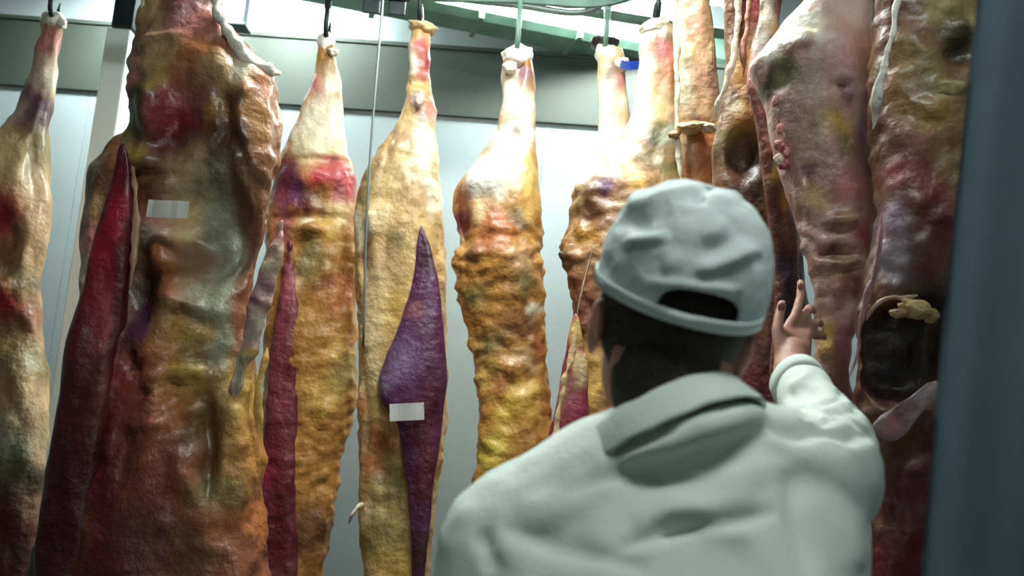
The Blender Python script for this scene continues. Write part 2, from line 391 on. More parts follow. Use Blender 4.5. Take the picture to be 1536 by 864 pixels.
# --- B: sliver behind the big raw carcass
t = carcass('carcass mostly hidden behind the big raw carcass beside the white post', 185, 1000, 2.75)
loft('side', 2.75, [(-60, 226, 250), (60, 226, 262), (180, 206, 275), (225, 165, 275), (255, 140, 272), (290, 132, 266), (330, 128, 260), (430, 124, 245), (560, 118, 240), (700, 110, 240), (860, 120, 230), (1000, 160, 200)],
     [(150, 250, 18, GR), (138, 290, 14, DKG, 2), (150, 330, 18, TN), (145, 370, 16, PK), (136, 410, 14, WF), (150, 400, 20, TN), (140, 460, 22, PK), (140, 600, 60, MR)], BR, t, seed=2, amp=.018, tmax=.13)
knob(238, -60, 2.75, .08, .09, t, 2)
meat_hook(238, -72, 2.72, 'dark roller hook over the half hidden carcass by the white post')

# --- C: big raw carcass
t = carcass('big raw carcass with open belly, red flank edge and long white tendon', 230, 1130, 1.9)
C = loft('side', 1.9, [(-300, 262, 318), (-240, 262, 326), (-150, 245, 330), (-60, 222, 326), (0, 213, 326), (40, 205, 345), (80, 198, 380), (112, 194, 412), (150, 190, 416), (220, 184, 418), (280, 176, 412), (330, 168, 402), (390, 158, 388), (440, 148, 380), (500, 134, 376), (580, 114, 380), (660, 96, 386), (740, 80, 392), (820, 66, 398), (900, 56, 400), (1000, 70, 385), (1080, 120, 340), (1130, 190, 280)],
     [(235, 30, 26, TN), (290, 20, 30, (110, 60, 66)), (300, 60, 26, PK), (240, 75, 30, (150, 120, 96)), (310, 95, 24, OG), (210, 120, 20, PK), (255, 110, 28, TN), (225, 165, 32, DKG, 1.2), (250, 145, 16, YF), (212, 215, 24, OL), (222, 250, 22, YF), (205, 235, 14, TN),
      (300, 150, 26, OG), (275, 190, 22, RD, 1.3), (308, 160, 22, PU, 1.3), (300, 205, 26, MR), (270, 225, 30, MR, .9), (345, 130, 26, TN), (375, 110, 20, WF), (395, 140, 20, OG), (370, 160, 22, DKG), (398, 190, 22, AM, 1.8), (355, 230, 24, (80, 50, 30), 1.6), (390, 280, 24, BR, 1.8), (340, 180, 18, AM),
      (250, 280, 30, BR), (300, 265, 30, TN), (320, 300, 34, GR, 1.4), (345, 370, 34, GR, 1.4), (300, 320, 20, YF), (285, 345, 20, CR), (255, 345, 18, PK), (245, 362, 14, WF), (260, 395, 26, OG), (300, 400, 26, BR), (330, 430, 30, GR), (290, 430, 22, OG), (280, 460, 16, TN), (215, 400, 20, TN, 2), (225, 440, 26, (60, 30, 40), 1.6), (232, 500, 22, PU, 1), (185, 440, 18, TN, 2.5), (170, 300, 16, RD, 3), (140, 460, 22, RD, 2), (115, 570, 26, MR, 2), (95, 680, 30, (70, 16, 26), 2), (75, 790, 34, (62, 14, 22), 2), (110, 860, 40, (62, 16, 22), 2), (140, 700, 24, MR, 2),
      (280, 500, 30, AM), (310, 500, 22, YF), (330, 480, 18, GR), (345, 520, 18, GR, 2), (305, 535, 18, OL), (300, 570, 28, YF), (270, 540, 22, OG), (370, 590, 20, YF, 2), (375, 680, 24, AM, 2), (330, 640, 26, (110, 84, 40), 2), (290, 620, 30, OG), (240, 560, 26, (150, 70, 60), 1.4), (200, 560, 24, (150, 60, 56), 2), (230, 650, 36, (150, 76, 62), 1.6), (180, 640, 24, MR, 2), (190, 730, 30, MR, 2), (270, 720, 34, (140, 72, 56)), (340, 730, 26, OL), (370, 780, 30, OG), (250, 800, 40, (110, 60, 60)), (320, 820, 30, BR), (200, 830, 40, MR), (300, 950, 70, BR), (180, 950, 70, MR)],
     (140, 80, 52), t, seed=3, amp=.016, k=.5, tmax=.17, NU=84, NV=230, wr=.012, wf=(24, 9),
     dents=[(290, 190, 40, 60, -.025), (225, 430, 26, 70, -.06), (330, 360, 55, 80, -.07), (245, 180, 30, 40, .03), (390, 220, 26, 90, .04), (230, 255, 24, 20, .025), (280, 395, 40, 22, .03), (255, 620, 14, 120, .02), (215, 610, 10, 110, -.02), (300, 560, 30, 14, .02), (300, 600, 30, 10, -.015), (330, 680, 12, 70, -.03)],
     ridges=[(186, 420, 262, 610, 7, .022), (196, 440, 250, 620, 7, -.020), (205, 520, 235, 700, 7, .018), (214, 560, 290, 690, 7, .018), (226, 560, 305, 700, 7, -.014), (255, 560, 318, 760, 8, .016), (200, 620, 225, 800, 8, -.014), (236, 680, 300, 830, 7, .014), (250, 450, 330, 470, 8, .018), (260, 470, 340, 500, 6, -.014), (265, 540, 345, 530, 6, .016), (262, 575, 340, 585, 6, -.014), (215, 90, 290, 70, 8, .014), (330, 120, 400, 300, 9, -.022), (210, 270, 290, 285, 7, -.016)])
loft('flank_muscle', 1.822, [(215, 178, 190), (260, 167, 198), (330, 149, 202), (400, 131, 198), (470, 115, 190), (540, 101, 178), (620, 87, 164), (700, 73, 150), (780, 61, 138), (860, 51, 128), (960, 56, 120), (1040, 90, 118)],
     [(180, 250, 16, MR, 3), (180, 310, 15, (176, 22, 52), 3), (168, 370, 16, (176, 22, 52), 3), (150, 430, 18, (156, 30, 52), 3), (130, 500, 18, MR, 3), (160, 480, 16, (170, 80, 90), 3), (120, 600, 26, (84, 16, 28), 3), (160, 600, 20, (120, 56, 56), 2.5), (100, 700, 26, (66, 12, 22), 3), (150, 720, 30, (72, 18, 28), 2.5), (90, 820, 40, (60, 12, 20), 2)],
     MR, t, seed=4, amp=.010, k=.6, tmax=.075, NV=120, NU=40)
cord('white_tendon', [(324, -40, -.06), (324, 0, -.06), (330, 28, -.07), (344, 52, -.07), (362, 80, -.06), (384, 98, -.05), (404, 106, -.03), (420, 111, 0)], 1.9, .017, t, BN, 3, 60, .7, .003)
cord('flank_seam', [(196, 235, -.07), (203, 280, -.09), (204, 330, -.10), (200, 390, -.11), (196, 430, -.12)], 1.9, .008, t, (196, 150, 120), 33, 60, .6, .003)
cord('shank_tendon', [(216, -30, -.03), (214, 5, -.03), (210, 30, -.02), (207, 50, -.01)], 1.9, .009, t, WF, 5)
loft('belly_edge', 1.83, [(330, 418, 428), (360, 405, 432), (400, 390, 424), (440, 382, 410), (480, 368, 398), (520, 355, 384), (550, 346, 374), (580, 342, 366), (600, 346, 358)],
     [(420, 345, 14, (190, 130, 130)), (412, 385, 14, (200, 160, 140)), (398, 400, 9, WF), (400, 430, 12, LV), (385, 455, 10, (120, 70, 90)), (386, 480, 12, WF), (370, 510, 12, (190, 170, 170)), (360, 560, 14, GR), (372, 545, 8, YF)], (196, 160, 150), t, seed=44, amp=.014, wr=.012, k=.7, tmax=.035, NU=32, NV=90)
cord('belly_edge', [(400, 520, -.02), (392, 560, -.03), (388, 600, -.03), (386, 650, -.03)], 1.9, .009, t, YF, 8)
knob(290, -300, 1.9, .09, .10, t, 3)
paper_tag(250, 313, 1.745, .082, .036, -.03, t, .15)
meat_hook(290, -318, 1.86, 'dark roller hook carrying the big raw carcass')

# --- D
t = carcass('hanging carcass with bloody red collar, amber fat and a dark red strip', 430, 1060, 3.0)
loft('side', 3.0, [(62, 480, 500), (92, 474, 503), (110, 471, 506), (150, 459, 512), (190, 440, 518), (235, 421, 526), (262, 412, 530), (310, 406, 532), (360, 400, 533), (420, 402, 535), (500, 398, 536), (580, 394, 535), (640, 390, 527), (700, 386, 511), (760, 384, 500), (860, 380, 484), (950, 384, 470), (1060, 410, 440)],
     [(488, 105, 16, TN), (474, 135, 14, PK, 1.6), (500, 130, 14, WF, 1.4), (480, 175, 26, WF, 1), (460, 210, 24, WF), (505, 205, 20, WF, 1.3), (465, 225, 22, CR), (510, 230, 16, CR), (432, 262, 22, MR), (450, 285, 18, PU, 1.4), (425, 300, 18, (130, 60, 76), 1.4), (495, 262, 22, (190, 50, 60), .8), (518, 285, 14, RD, 2), (505, 250, 10, PK), (478, 295, 16, BR), (470, 325, 22, MR, .7), (485, 312, 10, TN), (515, 325, 16, CR), (470, 352, 12, WF, .7), (500, 345, 16, YF), (430, 350, 16, (170, 100, 96), 1.6), (480, 400, 22, OL), (510, 390, 22, AM, 1.4), (500, 430, 12, MR, .7), (480, 450, 26, AM), (520, 450, 20, OG, 1.5), (450, 420, 14, TN, 2), (490, 510, 36, AM), (500, 530, 16, YF, .6), (500, 590, 36, YF, .9), (480, 640, 30, AM), (470, 700, 26, AM), (460, 800, 36, BR), (520, 560, 14, OL, 2)],
     AM, t, seed=5, amp=.012, wr=.016, w0=320, k=.6, tmax=.14, NU=64, NV=190, dents=[(470, 335, 50, 8, -.02), (480, 250, 45, 8, -.015), (470, 275, 40, 18, .02), (475, 352, 18, 10, .03)])
loft('neck_strip', 2.915, [(360, 433, 436), (390, 428, 438), (420, 422, 443), (500, 410, 446), (580, 402, 446), (660, 392, 446), (740, 384, 446), (820, 378, 446), (900, 382, 440), (980, 400, 425)],
     [(432, 420, 14, (150, 70, 80), 2), (430, 500, 16, (128, 58, 70), 3), (420, 600, 16, (128, 54, 68), 3), (440, 560, 8, MR, 5), (415, 680, 18, (122, 40, 54), 2), (400, 715, 16, (150, 40, 62)), (435, 720, 14, MR, 2), (425, 800, 26, MR, 2)], (110, 46, 58), t, seed=6, amp=.008, wr=.007, k=.4, tmax=.028, NU=36, NV=110)
knob(489, 66, 3.0, .062, .085, t, 5)
knob(500, 78, 2.97, .04, .03, t, 6, name='tendon_stump')
meat_hook(490, 50, 2.98, 'dark roller hook above the bloody-collared carcass')

# --- E
t = carcass('pale yellow carcass with a long purple muscle and a white tag', 590, 1080, 2.9)
loft('side', 2.9, [(40, 622, 646), (60, 613, 646), (100, 611, 647), (140, 609, 649), (180, 594, 651), (220, 570, 654), (262, 546, 656), (310, 534, 660), (350, 531, 663), (420, 533, 668), (500, 537, 671), (570, 538, 672), (640, 538, 667), (700, 539, 659), (760, 540, 651), (864, 545, 641), (960, 552, 632), (1080, 575, 605)],
     [(632, 70, 14, (190, 90, 90), 1.6), (640, 95, 10, RD, 1.6), (618, 85, 9, WF, 3), (635, 108, 10, PK), (625, 150, 12, (150, 120, 120)), (636, 180, 14, PK, 1.4), (612, 190, 18, CR), (600, 215, 20, TN), (640, 230, 16, WF, 2.4), (575, 260, 22, TN), (560, 275, 16, OL), (548, 300, 12, OL), (600, 270, 26, CR), (625, 290, 20, TN, 1.6), (650, 300, 12, WF, 3), (570, 330, 20, CR, 1.4), (545, 350, 12, WF, 1.6), (550, 385, 10, BR, 1.6), (585, 400, 20, TN, 1.6), (600, 370, 16, OL), (575, 430, 20, CR, 1.6), (560, 490, 22, CR, 1.6), (590, 470, 20, YF, 1.6), (560, 560, 20, CR, 1.6), (545, 600, 9, OG, 2), (550, 650, 20, TN, 1.4), (580, 660, 20, OG), (560, 700, 18, OG), (590, 720, 26, OL, 1.4), (560, 770, 16, CR), (580, 800, 26, OL), (600, 840, 30, YF)],
     (206, 170, 110), t, seed=7, amp=.010, wr=.008, k=.62, tmax=.15, NU=64, NV=190, dents=[(552, 385, 8, 40, -.025), (570, 340, 18, 25, .02), (625, 125, 20, 8, -.015), (575, 690, 14, 30, -.02), (600, 640, 12, 40, .015)],
     ridges=[(560, 300, 548, 420, 5, .014), (575, 330, 600, 520, 6, -.010), (600, 250, 640, 330, 5, .010), (545, 520, 556, 700, 5, -.010), (590, 200, 570, 290, 5, -.008), (612, 300, 590, 420, 5, .010), (640, 180, 650, 330, 4, .010), (620, 260, 632, 340, 4, -.010)])
loft('purple_muscle', 2.80, [(338, 630, 634), (370, 624, 645), (420, 616, 659), (470, 604, 665), (510, 590, 668), (550, 574, 670), (575, 568, 670), (605, 574, 668), (640, 598, 664), (690, 606, 657), (760, 612, 648), (864, 618, 638), (960, 622, 634)],
     [(640, 380, 16, (70, 30, 52), 2), (650, 440, 14, PU, 2), (625, 460, 10, (130, 76, 90), 2), (600, 540, 24, (118, 92, 132), 1.4), (580, 575, 14, (130, 108, 130)), (645, 520, 18, (88, 34, 76), 2.5), (650, 600, 16, (86, 24, 54), 2), (630, 650, 24, (100, 42, 66), 1.4), (640, 720, 20, (84, 26, 48), 2), (630, 830, 20, (70, 30, 40), 2)], PU, t, seed=8, amp=.006, k=.45, tmax=.06, NU=40, NV=130, sq=.9)
knob(634, 42, 2.9, .100, .042, t, 8, CR, tilt=-.15)
knob(628, 150, 2.84, .03, .05, t, 9, (200, 180, 175), 'gristle')
cord('loose_flap', [(545, 755, -.05), (536, 762, -.08), (528, 772, -.08), (524, 784, -.06)], 2.9, .012, t, WF, 4)
paper_tag(610, 618, 2.735, .105, .052, -.12, t, .1)
meat_hook(630, 26, 2.87, 'dark roller hook above the purple-muscled carcass')

# --- F
t = carcass('stocky carcass with white shank and rippled golden fat', 765, 1000, 2.85)
loft('side', 2.85, [(84, 764, 794), (98, 758, 798), (120, 755, 800), (160, 753, 802), (195, 748, 803), (225, 728, 806), (255, 704, 809), (285, 684, 812), (330, 684, 814), (365, 690, 815), (392, 678, 815), (440, 686, 817), (500, 702, 820), (560, 712, 823), (620, 716, 829), (690, 714, 838), (760, 708, 838), (860, 716, 826), (940, 735, 800), (1000, 755, 780)],
     [(785, 115, 12, LV), (775, 108, 6, MR, 2), (765, 130, 10, WF, 2), (780, 160, 24, BN), (775, 205, 12, (170, 160, 160), 1.2), (760, 225, 26, BN), (795, 200, 12, BN, 2), (725, 265, 26, BN), (745, 290, 18, BN), (712, 290, 14, BN), (695, 300, 12, OG), (790, 255, 20, YF), (800, 285, 16, YF), (770, 265, 14, WF), (692, 335, 10, MR, 2), (715, 330, 12, CR, 1.4), (740, 360, 30, OG), (780, 330, 14, OL), (785, 345, 12, (130, 110, 90)), (800, 330, 12, YF, 1.6), (705, 385, 14, BR), (730, 410, 30, AM), (785, 400, 20, TN), (790, 430, 18, OL), (810, 440, 10, AM, 1.6), (715, 450, 20, OL), (745, 480, 30, (170, 116, 50)), (800, 465, 12, WF, .6), (780, 490, 24, BR), (740, 510, 20, OL), (810, 520, 14, OG), (730, 560, 22, YF), (745, 570, 16, OG), (790, 545, 18, TN), (790, 600, 24, YF), (760, 620, 24, (214, 176, 70)), (820, 600, 12, OG), (740, 680, 26, (206, 176, 76)), (790, 680, 24, AM), (820, 690, 16, PK), (730, 750, 18, BR), (712, 775, 20, MR), (770, 800, 50, AM)],
     AM, t, seed=9, amp=.012, wr=.018, w0=300, k=.62, tmax=.15, NU=64, NV=200, dents=[(778, 108, 8, 24, -.02), (690, 330, 14, 40, -.05), (725, 275, 30, 24, .02), (740, 370, 30, 40, .02), (785, 410, 26, 40, .015), (775, 212, 6, 14, -.015)])
knob(777, 87, 2.85, .104, .085, t, 9, tilt=.35)
knob(765, 101, 2.80, .05, .04, t, 12, name='tendon_stump', tilt=.3)
meat_hook(776, 70, 2.82, 'green roller hook above the rippled golden carcass', m='green')

# --- G1, G2
t = carcass('carcass with slim white shank and blue strap behind the man', 930, 980, 2.95)
loft('side', 2.95, [(72, 900, 930), (80, 897, 932), (105, 896, 936), (150, 900, 940), (200, 898, 946), (240, 895, 970), (290, 880, 990), (360, 870, 1000), (460, 866, 1000), (600, 850, 990), (700, 835, 980), (850, 860, 960), (980, 900, 930)],
     [(925, 125, 12, PK, 1.6), (912, 110, 8, BR, 1.6), (905, 150, 14, BN, 2), (930, 165, 14, WF), (918, 205, 24, BN), (905, 240, 20, BN), (870, 600, 30, YF, 2), (850, 650, 24, MR)], CR, t, seed=10, amp=.010, k=.6, tmax=.09, NV=150)
knob(911, 84, 2.95, .088, .085, t, 14)
knob(933, 97, 2.92, .05, .055, t, 15, name='tendon_stump')
meat_hook(908, 62, 2.92, 'dark-tipped roller hook above the slim white shank', m='green')
knob(906, 66, 2.97, .10, .05, t, 31, (40, 30, 34), 'dark_clot')
bp = [W(930, 97, 2.9), W(945, 99, 2.88), W(958, 98, 2.84), W(972, 97, 2.80)]
bm = bmesh.new(); pl = [Vector(p) for p in smoothline(bp, 10)]
top = [bm.verts.new(p+Vector((0, 0, .017))) for p in pl]; bot = [bm.verts.new(p-Vector((0, 0, .014))) for p in pl]
for i in range(9): bm.faces.new((top[i], top[i+1], bot[i+1], bot[i]))
bmesh.ops.solidify(bm, geom=bm.faces[:], thickness=.003)
tag(from_bm('plastic_strap', bm, M['blue'], None, False), 'bright blue plastic strap tying two white shanks', 'strap')

t = carcass('mottled white and brown carcass leaning beside the cap of the man', 900, 960, 2.62)
loft('side', 2.62, [(36, 972, 1010), (55, 962, 1014), (100, 960, 1016), (150, 956, 1018), (190, 940, 1022), (230, 912, 1024), (262, 884, 1026), (286, 858, 1028), (330, 858, 1028), (380, 838, 1028), (410, 846, 1028), (460, 858, 1028), (560, 866, 1020), (700, 872, 1010), (850, 890, 980), (960, 920, 950)],
     [(985, 50, 18, WF, .8), (965, 70, 10, WF), (992, 85, 18, (190, 110, 110), 1.3), (1005, 60, 12, OL), (964, 120, 12, BN, 2), (1000, 115, 10, OG), (955, 180, 16, BN, 1.6), (930, 225, 18, BN), (900, 258, 16, BN), (875, 280, 14, BN), (985, 160, 22, CR), (990, 190, 10, OL), (975, 210, 12, DKG), (1000, 215, 18, GR), (965, 240, 16, OL), (985, 250, 10, WF), (1000, 265, 16, OL), (935, 265, 16, CR), (950, 285, 14, YF), (912, 275, 14, (200, 170, 170)), (905, 300, 10, PU), (880, 320, 22, BR), (862, 300, 10, CR, 1.3), (870, 370, 24, AM), (845, 382, 9, DKG), (862, 420, 22, (150, 90, 60)), (880, 400, 20, TN), (875, 470, 24, (130, 80, 60)), (880, 560, 24, YF, 1.6), (880, 650, 30, AM)],
     (170, 130, 90), t, seed=11, amp=.014, wr=.02, w0=240, k=.5, tmax=.10, NU=60, NV=170)
knob(982, 42, 2.62, .10, .06, t, 16, WF, tilt=.5)
knob(848, 384, 2.60, .036, .034, t, 17, DKG, 'torn_edge')
meat_hook(985, 24, 2.60, 'dark roller hook above the mottled carcass')
# flank piece low behind the man's collar
t = carcass('purple and pink cut flank hanging behind the collar of the man', 850, 900, 2.40)
loft('side', 2.40, [(470, 858, 868), (520, 848, 876), (560, 840, 880), (620, 830, 884), (690, 820, 888), (800, 822, 880), (900, 840, 865)],
     [(864, 500, 12, YF, 2), (868, 560, 10, CR, 3), (845, 600, 12, PK, 2), (858, 610, 12, (130, 36, 70), 3), (855, 650, 14, (140, 40, 66), 2), (830, 680, 12, PK)], (150, 50, 66), t, seed=12, amp=.008, k=.6, tmax=.05, NU=40, NV=90)
cord('fat_edge', [(868, 480, -.04), (860, 520, -.04), (850, 560, -.04), (838, 620, -.04), (826, 690, -.04)], 2.40, .010, t, CR, 9)
cord('hang_cord', [(864, 478, 0), (872, 440, .03), (882, 400, .07), (890, 370, .12)], 2.40, .004, t, (110, 80, 60), 2, 40, 1, .001)

# --- H
t = carcass('tan leg with white edge and ragged flap hanging behind the cap', 1040, 900, 2.35)
loft('side', 2.35, [(-110, 1026, 1060), (-60, 1020, 1062), (0, 1012, 1064), (60, 1012, 1070), (120, 1012, 1078), (170, 1016, 1082), (205, 1020, 1090), (260, 1022, 1100), (330, 1024, 1104), (450, 1022, 1100), (650, 1020, 1090), (800, 1030, 1075), (900, 1045, 1060)],
     [(1040, 20, 26, (206, 140, 120), 1.6), (1062, 20, 10, OL, 3), (1016, 50, 9, WF, 4), (1045, 80, 22, TN, 1.6), (1025, 85, 8, CR), (1030, 105, 9, OL), (1018, 140, 10, WF, 3), (1055, 120, 20, (196, 150, 126), 1.6), (1040, 160, 20, TN), (1035, 190, 14, BR), (1060, 215, 22, OG), (1080, 200, 16, AM), (1050, 260, 24, OG), (1085, 260, 20, (100, 70, 44)), (1060, 350, 40, BR)],
     TN, t, seed=13, amp=.010, k=.6, tmax=.10, NU=48, NV=140)
cord('white_edge', [(1014, -20, -.04), (1014, 60, -.05), (1016, 130, -.05), (1014, 180, -.05), (1018, 230, -.05), (1022, 275, -.05)], 2.35, .009, t, WF, 11)
knob(1038, 192, 2.285, .080, .030, t, 41, CR, 'ragged_flap', .12)
knob(1012, 202, 2.29, .034, .022, t, 42, TN, 'ragged_flap', .3)
knob(1062, 192, 2.27, .05, .026, t, 43, WF, 'ragged_flap', -.2)
knob(1043, -112, 2.35, .09, .08, t, 18)
meat_hook(1043, -125, 2.32, 'dark roller hook above the tan leg')

# --- I
t = carcass('orange brown carcass crossed by a long white tendon', 1130, 900, 2.12)
loft('side', 2.12, [(-170, 1096, 1140), (-100, 1092, 1146), (0, 1088, 1152), (60, 1088, 1158), (120, 1084, 1166), (180, 1076, 1172), (240, 1072, 1180), (320, 1078, 1192), (400, 1092, 1204), (500, 1100, 1214), (640, 1100, 1216), (800, 1120, 1190), (900, 1140, 1165)],
     [(1125, 30, 16, (140, 50, 60), 2.4), (1140, 60, 12, OG, 2), (1110, 110, 20, AM, 1.6), (1140, 150, 26, OG), (1110, 190, 24, AM), (1095, 170, 14, OL), (1150, 190, 20, OG), (1105, 235, 28, (92, 66, 44)), (1130, 215, 18, (110, 76, 40)), (1150, 240, 16, MR), (1085, 215, 14, OL), (1125, 290, 30, (86, 50, 36)), (1160, 300, 14, YF, 2), (1180, 360, 16, AM, 2), (1165, 330, 12, OG), (1165, 400, 18, PU, 1.4), (1190, 420, 16, (70, 50, 90), 2), (1130, 380, 30, BR), (1160, 500, 40, (130, 80, 66), 2), (1150, 600, 60, MR)],
     BR, t, seed=14, amp=.012, k=.6, tmax=.10, NU=52, NV=150, dents=[(1110, 240, 24, 36, -.04)])
cord('white_tendon', [(1112, -60, -.08), (1109, 10, -.09), (1104, 60, -.10), (1094, 110, -.10), (1080, 150, -.09), (1068, 182, -.07)], 2.12, .0095, t, WF, 13)
cord('red_tendon', [(1124, -60, -.09), (1122, 20, -.10), (1117, 75, -.10), (1113, 115, -.09)], 2.12, .007, t, (205, 140, 110), 14)
knob(1118, -175, 2.12, .09, .08, t, 19)
meat_hook(1118, -190, 2.09, 'dark roller hook above the orange brown carcass')

# --- I2 thin pink leg between
t = carcass('thin pink shank squeezed behind the broad pinkish carcass', 1160, 800, 1.96)
loft('side', 1.96, [(-200, 1142, 1172), (-60, 1138, 1176), (20, 1136, 1172), (70, 1126, 1166), (130, 1122, 1160), (200, 1136, 1166), (300, 1150, 1182), (420, 1160, 1200), (600, 1160, 1200), (800, 1170, 1185)],
     [(1150, 20, 14, WF, 2), (1158, 40, 9, YF), (1140, 70, 10, BN, 2), (1142, 78, 8, LV), (1128, 110, 10, PK, 2), (1152, 170, 10, RD), (1158, 205, 9, PK, 1.5), (1152, 235, 9, (120, 60, 50)), (1160, 265, 9, YF, 1.6), (1168, 310, 9, AM, 2), (1176, 360, 10, (96, 60, 40), 2), (1180, 410, 14, (58, 38, 66), 1.6), (1180, 470, 20, (60, 40, 60), 2)], (112, 66, 54), t, seed=15, amp=.008, k=.6, tmax=.05, NU=36, NV=110)  # lower brown and purple patches darkened, painting in the shade of the gap
meat_hook(1157, -212, 1.94, 'dark roller hook above the thin pink shank')

# --- J
t = carcass('broad pinkish grey carcass that the man is touching', 1250, 1060, 1.72)
loft('side', 1.72, [(-320, 1238, 1292), (-240, 1236, 1298), (-120, 1226, 1302), (-40, 1218, 1304), (0, 1206, 1305), (40, 1170, 1306), (75, 1142, 1308), (98, 1128, 1309), (140, 1146, 1310), (200, 1162, 1312), (280, 1180, 1314), (340, 1194, 1314), (400, 1206, 1306), (460, 1216, 1294), (540, 1222, 1282), (640, 1214, 1284), (760, 1200, 1290), (880, 1206, 1284), (980, 1222, 1270), (1060, 1240, 1255)],
     [(1240, 10, 30, (206, 186, 176)), (1280, 30, 24, (210, 190, 180)), (1190, 40, 20, BN, .7), (1165, 75, 18, BN, .7), (1200, 65, 22, WF), (1215, 95, 16, BN, .7), (1145, 98, 12, BN), (1170, 120, 18, (126, 120, 90)), (1155, 130, 12, DKG), (1280, 110, 24, (200, 150, 130)), (1240, 110, 26, (200, 164, 170)), (1210, 130, 20, (160, 140, 130)), (1250, 145, 14, (138, 96, 116)), (1270, 130, 12, (200, 164, 170)), (1285, 180, 24, (178, 140, 148)), (1200, 170, 24, (168, 144, 130)), (1240, 205, 16, YF), (1220, 190, 16, (160, 140, 116)), (1280, 220, 20, (138, 96, 116)), (1250, 235, 16, OL), (1195, 220, 20, (176, 150, 126)), (1170, 215, 10, PK), (1200, 265, 9, (138, 96, 116)), (1225, 260, 22, (170, 130, 130)), (1285, 250, 20, (168, 120, 134)), (1260, 290, 24, (190, 124, 120)), (1290, 300, 16, (196, 130, 124)), (1210, 300, 18, TN), (1245, 340, 16, (120, 80, 80)), (1250, 345, 14, TN), (1240, 380, 12, (84, 44, 46)), (1250, 400, 22, (180, 150, 120)), (1285, 370, 16, (170, 90, 96)), (1265, 430, 20, (130, 80, 70)), (1225, 440, 12, (140, 110, 90)), (1240, 510, 16, YF, 2), (1265, 520, 16, (166, 100, 112), 2), (1250, 620, 30, (150, 100, 96), 2), (1250, 800, 60, MR)],  # dark green-grey patches below the white edge paint the shade under the flap
     (196, 156, 148), t, seed=16, amp=.010, wr=.010, w0=250, k=.6, tmax=.16, NU=70, NV=200, dents=[(1250, 145, 12, 8, -.02), (1200, 270, 6, 14, -.015), (1245, 385, 30, 12, -.025), (1250, 398, 30, 8, .02), (1180, 80, 26, 16, .02), (1160, 130, 16, 18, -.014), (1245, 340, 30, 8, .015)])
for n_, (x, y) in enumerate([(1163, 152), (1170, 166), (1174, 180), (1170, 194), (1178, 205), (1171, 218), (1180, 228), (1168, 240), (1176, 246)]):
    knob(x, y, 1.69+.004*(n_ % 3), .014+.012*((n_*7) % 3)/2, .026, t, 50+n_, ((206, 140, 134), (224, 190, 172), (186, 108, 108))[n_ % 3], 'fat_bead', .3*((n_ % 3)-1))
knob(1265, -325, 1.72, .095, .09, t, 20)
meat_hook(1265, -342, 1.69, 'dark roller hook above the broad pinkish carcass')

# --- K
t = carcass('olive yellow carcass with dark hollow cavity beside the blue-grey curtain', 1390, 1060, 1.58)
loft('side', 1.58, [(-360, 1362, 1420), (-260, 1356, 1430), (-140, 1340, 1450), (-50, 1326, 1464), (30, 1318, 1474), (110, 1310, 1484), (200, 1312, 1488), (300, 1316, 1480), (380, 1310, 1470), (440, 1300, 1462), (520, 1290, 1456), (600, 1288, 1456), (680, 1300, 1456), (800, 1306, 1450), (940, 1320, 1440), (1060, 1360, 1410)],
     [(1380, 20, 30, (176, 160, 110)), (1430, 30, 26, OL), (1400, 60, 22, (100, 90, 60)), (1425, 95, 24, DKG), (1450, 60, 16, (190, 180, 130)), (1335, 110, 22, (140, 112, 70), 1.4), (1370, 120, 26, OL, 1.2), (1340, 160, 24, (150, 112, 70)), (1400, 150, 18, (196, 184, 136), .6), (1440, 140, 16, OL), (1380, 190, 30, (150, 120, 66)), (1440, 200, 26, (160, 150, 104)), (1430, 260, 26, OL), (1350, 225, 18, (160, 110, 96)), (1400, 250, 24, (120, 96, 60)), (1335, 270, 18, (150, 80, 80)), (1370, 290, 26, (120, 50, 50)), (1330, 340, 16, (150, 130, 150), 2), (1330, 400, 16, (160, 146, 160), 1.6), (1385, 350, 28, MR, 1.4), (1420, 330, 24, (90, 60, 50)), (1370, 410, 20, (130, 50, 60)), (1345, 520, 50, (34, 14, 14), 1.4), (1380, 510, 40, (40, 16, 16), 1.4), (1330, 590, 30, (48, 18, 22)), (1400, 640, 40, (90, 30, 40)), (1360, 740, 60, (84, 30, 40)), (1360, 880, 90, MR)],  # near-black patches put the shade of the hollow into the colour
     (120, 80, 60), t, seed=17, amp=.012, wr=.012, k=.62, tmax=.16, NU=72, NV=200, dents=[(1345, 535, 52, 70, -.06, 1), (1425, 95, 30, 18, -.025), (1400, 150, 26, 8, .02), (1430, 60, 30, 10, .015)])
knob(1374, 464, 1.47, .054, .030, t, 21, (204, 176, 124), 'fat_lump', -.2)
knob(1396, 474, 1.485, .026, .026, t, 26, (180, 152, 106), 'fat_lump', -.5)
knob(1350, 470, 1.475, .034, .016, t, 24, (186, 146, 112), 'fat_lump', .1)
cord('cavity_rim', [(1300, 480, -.07), (1310, 462, -.095), (1324, 450, -.105), (1342, 446, -.11), (1354, 448, -.11), (1376, 444, -.11)], 1.58, .006, t, (196, 170, 150), 17, 60, 1.0, .003)
loft('meat_flap', 1.48, [(572, 1390, 1412), (586, 1366, 1412), (600, 1348, 1406), (614, 1330, 1394), (628, 1308, 1384), (642, 1302, 1376), (654, 1312, 1364), (662, 1325, 1345)],
     [(1385, 592, 10, (190, 170, 184)), (1370, 610, 10, (150, 110, 130)), (1350, 622, 10, (120, 70, 86)), (1345, 636, 12, (190, 130, 138)), (1330, 645, 10, (180, 124, 124))], (150, 126, 136), t, seed=27, amp=.014, k=.25, tmax=.02, NU=32, NV=60)
cord('white_tendon', [(1350, -60, -.10), (1346, 0, -.11), (1338, 50, -.11), (1326, 100, -.10), (1314, 150, -.08), (1308, 195, -.05)], 1.58, .0085, t, BN, 19)
